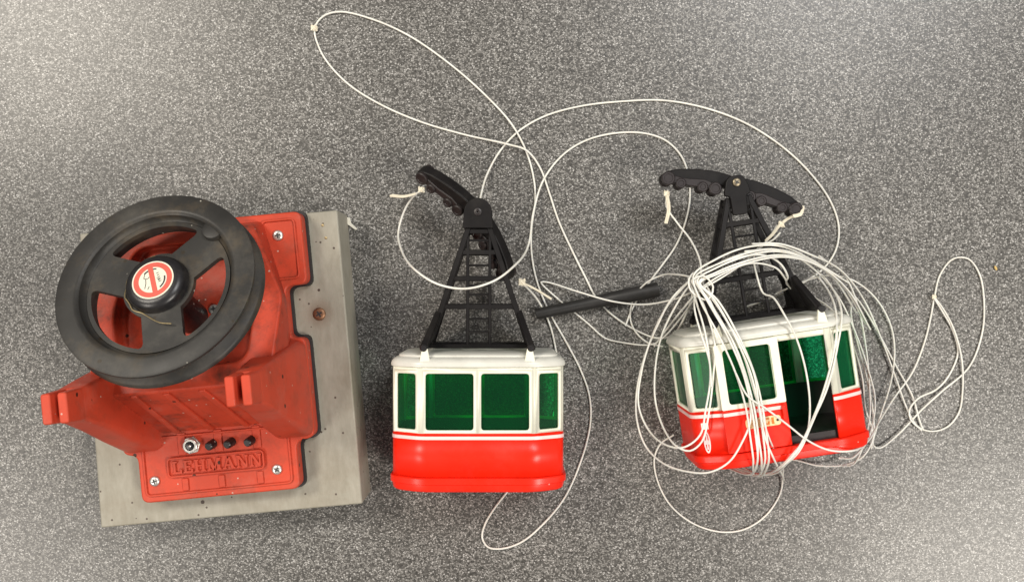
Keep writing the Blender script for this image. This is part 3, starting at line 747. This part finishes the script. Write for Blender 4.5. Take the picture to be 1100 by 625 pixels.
B1 = [(455, 204, 52), (446, 209, 46), (435, 225, 35), (428, 248, 35), (431, 268, 60), (446, 290, 95), (470, 305, 99), (500, 310, 99), (530, 302, 99), (552, 286, 85), (568, 262, 30), (573, 228, 12), (583, 195, 3), (602, 169, 1.6), (625, 153), (655, 144), (690, 143), (715, 151), (732, 168), (740, 190), (741, 215), (736, 240), (726, 264), (712, 284), (697, 304, 3), (680, 330, 2), (672, 350)]
make_cord('white cord tied to the left cable car raised arm, curling over its ladder', [B1], [(453, 204, 50, 2.6)], [[(447, 208, 46), (434, 211, 46), (420, 210, 42)]])
C1_ = [(514, 222, 34), (517, 208, 24), (523, 188, 6), (536, 164), (556, 142), (585, 125), (625, 114), (670, 109), (712, 108), (757, 116), (802, 133), (842, 159), (872, 188), (893, 218), (901, 244), (898, 268), (885, 288), (862, 304, 12), (840, 316, 30), (822, 322, 44), (800, 330, 30)]
make_cord('white cord in a wide plain arc above both cable cars', [C1_])

F = 117
T_ = []
# flat loop left of the bundle
T_.append([(745, 313, 96), (722, 322, 40), (692, 327, 18), (660, 324, 18), (620, 313, 8), (588, 303, 3), (581, 303, 3), (597, 319, 3), (630, 346, 3), (650, 363, 2), (664, 367, 2), (700, 370, 3), (712, 363, 5), (730, 343, 30), (750, 315, 90)])
T_.append([(745, 298, 98), (728, 295, 70), (710, 296, 30), (694, 304, 20), (681, 320, 6), (677, 340, 3), (682, 355, 3), (696, 368, 5), (712, 372, 5)])
# from the left roller arm down into the bundle
T_.append([(716, 210, 52), (716, 222, 50), (728, 240, 50), (742, 258, 62), (752, 280, 80), (754, 300, 95), (766, 330, 112), (790, 372, F), (806, 420, F + 1), (813, 460, F + 3), (814, 490, F + 3), (812, 503, 108), (800, 509, 60), (780, 502, 30)])
# loops left of the cabin
T_.append([(742, 300, 100), (722, 320, 90), (706, 350, 70), (692, 385, 50), (684, 420, 45), (684, 450, 50), (693, 478, 60), (712, 497, 80), (737, 506, 100), (762, 507, 112), (783, 496, F), (797, 475, F + 2), (806, 452, F + 3), (805, 428, F + 2), (795, 385, F + 2), (772, 340, 112), (745, 302, 102)])
T_.append([(740, 302, 104), (716, 330, 80), (699, 365, 60), (689, 400, 50), (686, 435, 55), (697, 462, 70), (716, 478, 95), (735, 480, 108), (752, 467, 110), (758, 440, 110), (763, 405, 112), (758, 360, 112), (746, 318, 104), (740, 298, 100)])
T_.append([(748, 296, 102), (728, 325, 90), (711, 360, 70), (704, 395, 60), (704, 430, 60), (713, 460, 80), (728, 480, 105), (741, 484, 109), (754, 474, 110), (762, 440, 111), (766, 405, 112), (768, 370, 112), (757, 330, 108), (742, 300, 104)])
# big low loop under the cabin
T_.append([(724, 467, 6), (710, 476, 3), (703, 492, 1.6), (706, 515), (720, 542), (745, 562), (775, 571), (800, 568), (823, 553), (838, 530), (841, 512, 6), (836, 492, 90), (826, 470, F + 2), (818, 445, F + 3), (810, 420, F), (798, 380, F), (775, 335, 114), (748, 300, 100)])
# strands over the door side, bundle down the middle and back underneath
mid = [(0, 0), (5, 1), (9, -1), (13, 2), (17, 0)]
for k, (dx, dy) in enumerate(mid):
    x = dx
    T_.append([(900 + k * 6, 296 + k * 4, 30), (868 + k * 4, 277 + k * 3, 60), (836 + k * 2, 264 + k * 2.5, 90), (800, 266 + k * 3.2, 104), (768, 279 + k * 3.0, 106), (745 + k, 296 + k, 108), (752 + x * .8, 322, 112), (772 + x * 1.0, 360, F + 1), (790 + x, 400, F + 2), (801 + x, 437, F + 4), (806 + x, 470, F + 4), (809 + x, 492, F + 3), (809 + x, 504, 106), (812 + x, 509 + k * .4, 60), (826 + x * .8, 508, 80), (842 + x * .4, 499 - k, 114), (857 + k * 1.2, 482 - k, F + 4), (872 + k, 452 - k, F + 3), (886 + k * 1.6, 415, F + 2), (897 + k * 1.5, 370, F), (898 + k * 3, 335, 100), (885 + k * 3, 305, 60), (870 + k * 4, 290, 40)] if k in (0, 2) else
              [(915 + k * 5, 330 + k * 6, 20), (892 + k * 5, 297 + k * 4, 40), (862 + k * 4, 277 + k * 2, 70), (830 + k * 2, 268 + k * 2, 96), (800, 273 + k * 2.6, 106), (768, 286 + k * 2.4, 108), (748 + k, 300 + k, 110), (757 + x * .8, 322, 112), (776 + x * 1.0, 360, F + 1), (793 + x, 400, F + 3), (802 + x, 437, F + 4), (807 + x, 470, F + 4), (809 + x, 492, F + 3), (806 + x, 504, 106), (796 + x, 509 + k * .5, 50), (776 + x, 500 + k, 20)])
# single strands across the doorway
T_.append([(838, 250, 70), (830, 258, 80), (815, 266, 92), (810, 275, 96), (813, 296, 80), (820, 315, 85), (830, 319, 96), (842, 337, 113), (855, 362, F), (866, 400, F), (870, 440, F + 1), (866, 468, F + 2), (852, 487, F + 2), (838, 501, 108), (818, 509, 60), (790, 502, 20)])
T_.append([(835, 242, 60), (826, 256, 80), (815, 268, 95), (795, 285, 102), (772, 300, 104), (752, 312, 106), (735, 330, 80), (715, 355, 50), (703, 372, 20)])
T_.append([(790, 400, F + 4), (803, 425, F + 5), (822, 438, F + 5), (846, 456, F + 5), (868, 473, F + 5), (890, 483, F + 3), (915, 484, 112), (932, 474, 80), (946, 450, 40), (962, 425, 6), (980, 400, 3), (993, 368), (1000, 340), (1004, 318), (1010, 295), (1024, 278), (1040, 278), (1052, 294), (1057, 322), (1055, 358), (1041, 394), (1012, 420, 3), (990, 440, 3), (965, 466, 3), (945, 481, 4), (938, 478, 6), (943, 455, 8), (957, 410, 6), (961, 378, 4), (957, 350, 3), (942, 322, 6), (920, 303, 12), (898, 296, 20), (873, 299, 40), (850, 308, 50), (833, 316, 56)])
T_.append([(808, 262, 100), (838, 262, 90), (872, 274, 70), (905, 292, 30), (928, 322, 8), (946, 362, 5), (962, 405, 4), (975, 440, 3), (986, 458, 3), (1002, 463), (1018, 458), (1030, 443), (1034, 420), (1033, 385, 4), (1024, 352, 4), (1012, 330, 3), (1003, 319, 4), (1012, 334, 4), (1024, 356), (1029, 378), (1020, 402), (1006, 418, 5), (986, 428, 6), (977, 440, 6), (978, 450, 6), (990, 462, 4)])
T_.append([(800, 270, 104), (835, 268, 90), (868, 284, 60), (900, 318, 30), (918, 355, 20), (932, 395, 16), (940, 430, 14), (934, 468, 30), (918, 490, 60), (902, 492, 100)])
T_.append([(880, 275, 50), (908, 297, 20), (922, 330, 14), (930, 372, 14), (934, 415, 14), (934, 450, 20), (926, 482, 30), (916, 499, 20), (905, 500, 12)])
T_.append([(917, 316, 8), (914, 335, 8), (922, 372, 8), (932, 410, 8), (938, 445, 8), (938, 470, 12), (927, 490, 16), (908, 499, 12), (880, 500, 6), (855, 494, 4), (830, 490, 4)])
T_.append([(915, 314, 6), (926, 328, 6), (945, 360, 4), (962, 392, 3), (980, 425, 3), (988, 452, 3), (992, 462, 3)])
T_.append([(905, 352, 12), (916, 370, 10), (926, 405, 10), (930, 440, 10), (937, 462, 10), (936, 482, 10)])
T_.append([(760, 288, 106), (790, 277, 106), (820, 274, 100), (838, 283, 90), (846, 296, 80), (846, 306, 60), (872, 318, 50), (893, 332, 70), (899, 352, 112), (896, 385, F), (884, 425, F + 1), (872, 455, F + 4), (858, 485, F + 2), (840, 501, 108), (815, 509, 60), (795, 500, 30)])
T_.append([(752, 310, 106), (775, 295, 106), (805, 283, 104), (832, 287, 92), (842, 297, 78), (850, 310, 60), (870, 322, 50)])
T_.append([(748, 305, 100), (746, 330, 104), (752, 355, 112), (762, 388, 113), (764, 415, 113)])
T_.append([(758, 305, 106), (775, 335, 113), (797, 372, F + 3), (810, 402, F + 4), (816, 440, F + 5), (822, 470, F + 4), (831, 492, F + 1), (839, 507, 80), (842, 515, 3)])
T_.append([(745, 293, 104), (740, 300, 106), (742, 312, 108), (760, 322, 110), (766, 308, 112), (755, 296, 112), (744, 300, 110)])
make_cord('tangled coil of white cord heaped over the right cable car', T_,
          [(716, 208, 54, 2.4), (839, 241, 62, 2.6), (1003, 319, 3, 1.8)],
          [[(716, 209, 54), (718, 224, 50), (715, 239, 44)], [(858, 231, 58), (849, 234, 60), (839, 241, 62), (830, 252, 74), (823, 259, 84)], [(852, 232, 70), (860, 230, 70), (863, 222, 66)]], r=0.95)

# ------------------------------------------------------------------ scraps
sc = root('plastic_scrap', P(376, 240), radians(-25), 'tiny white plastic scrap on the floor at the top corner of the board', 'scrap')
k = MB(); k.prism(round_poly([(-6, 4), (-2, -2), (9, -4), (10, -2), (1, 1), (-3, 6)], 1.2), 0.1, 2.2); k.build('flake', 'scrap', sc, bevel=.4)
cb = root('crumb', P(1069, 288), 0.4, 'tiny yellow crumb on the floor near the right edge', 'crumb')
k = MB(); k.lathe([(1.0, .1), (1.9, .8), (1.6, 1.8), (.5, 2.3)], Matrix.Diagonal((.7, 1.5, 1, 1)), 9); k.build('grain', 'crumb', cb)

# ------------------------------------------------------------------ light
def area(name, px, py, hz, size, power, c, aim=(0, 0, 0)):
    ld = bpy.data.lights.new(name, 'AREA'); ld.shape = 'RECTANGLE'; ld.size = size[0]; ld.size_y = size[1]; ld.energy = power; ld.color = c
    o = bpy.data.objects.new(name, ld); col.objects.link(o); o.location = (px, py, hz)
    d = Vector(aim) - o.location; o.rotation_euler = d.to_track_quat('-Z', 'Y').to_euler()
    return o
area('ceiling_lamp', -1.45, 0.95, 2.0, (0.8, 0.5), 42, (1, .93, .82))
area('ceiling_lamp', 0.95, 1.15, 2.0, (0.9, 0.5), 32, (.97, .96, .95))
area('ceiling_lamp', 1.5, -0.95, 2.0, (0.8, 0.5), 43, (1, .94, .85))
area('ceiling_lamp', -1.6, -0.95, 2.0, (0.8, 0.5), 26, (1, .93, .84))
w = bpy.data.worlds.new('World'); scene.world = w; w.use_nodes = True
w.node_tree.nodes['Background'].inputs[0].default_value = (.95, .95, 1, 1); w.node_tree.nodes['Background'].inputs[1].default_value = 0.16

cam = bpy.data.cameras.new('camera'); co = bpy.data.objects.new('camera', cam); col.objects.link(co)
co.location = (0, 0, D * S); co.rotation_euler = (0, 0, 0)
cam.sensor_width = 36; cam.lens = 36 * D / 1100; cam.clip_start = 0.01; cam.clip_end = 50
scene.camera = co
scene.view_settings.view_transform = 'Standard'; scene.view_settings.look = 'None'; scene.view_settings.exposure = 0; scene.view_settings.gamma = 1
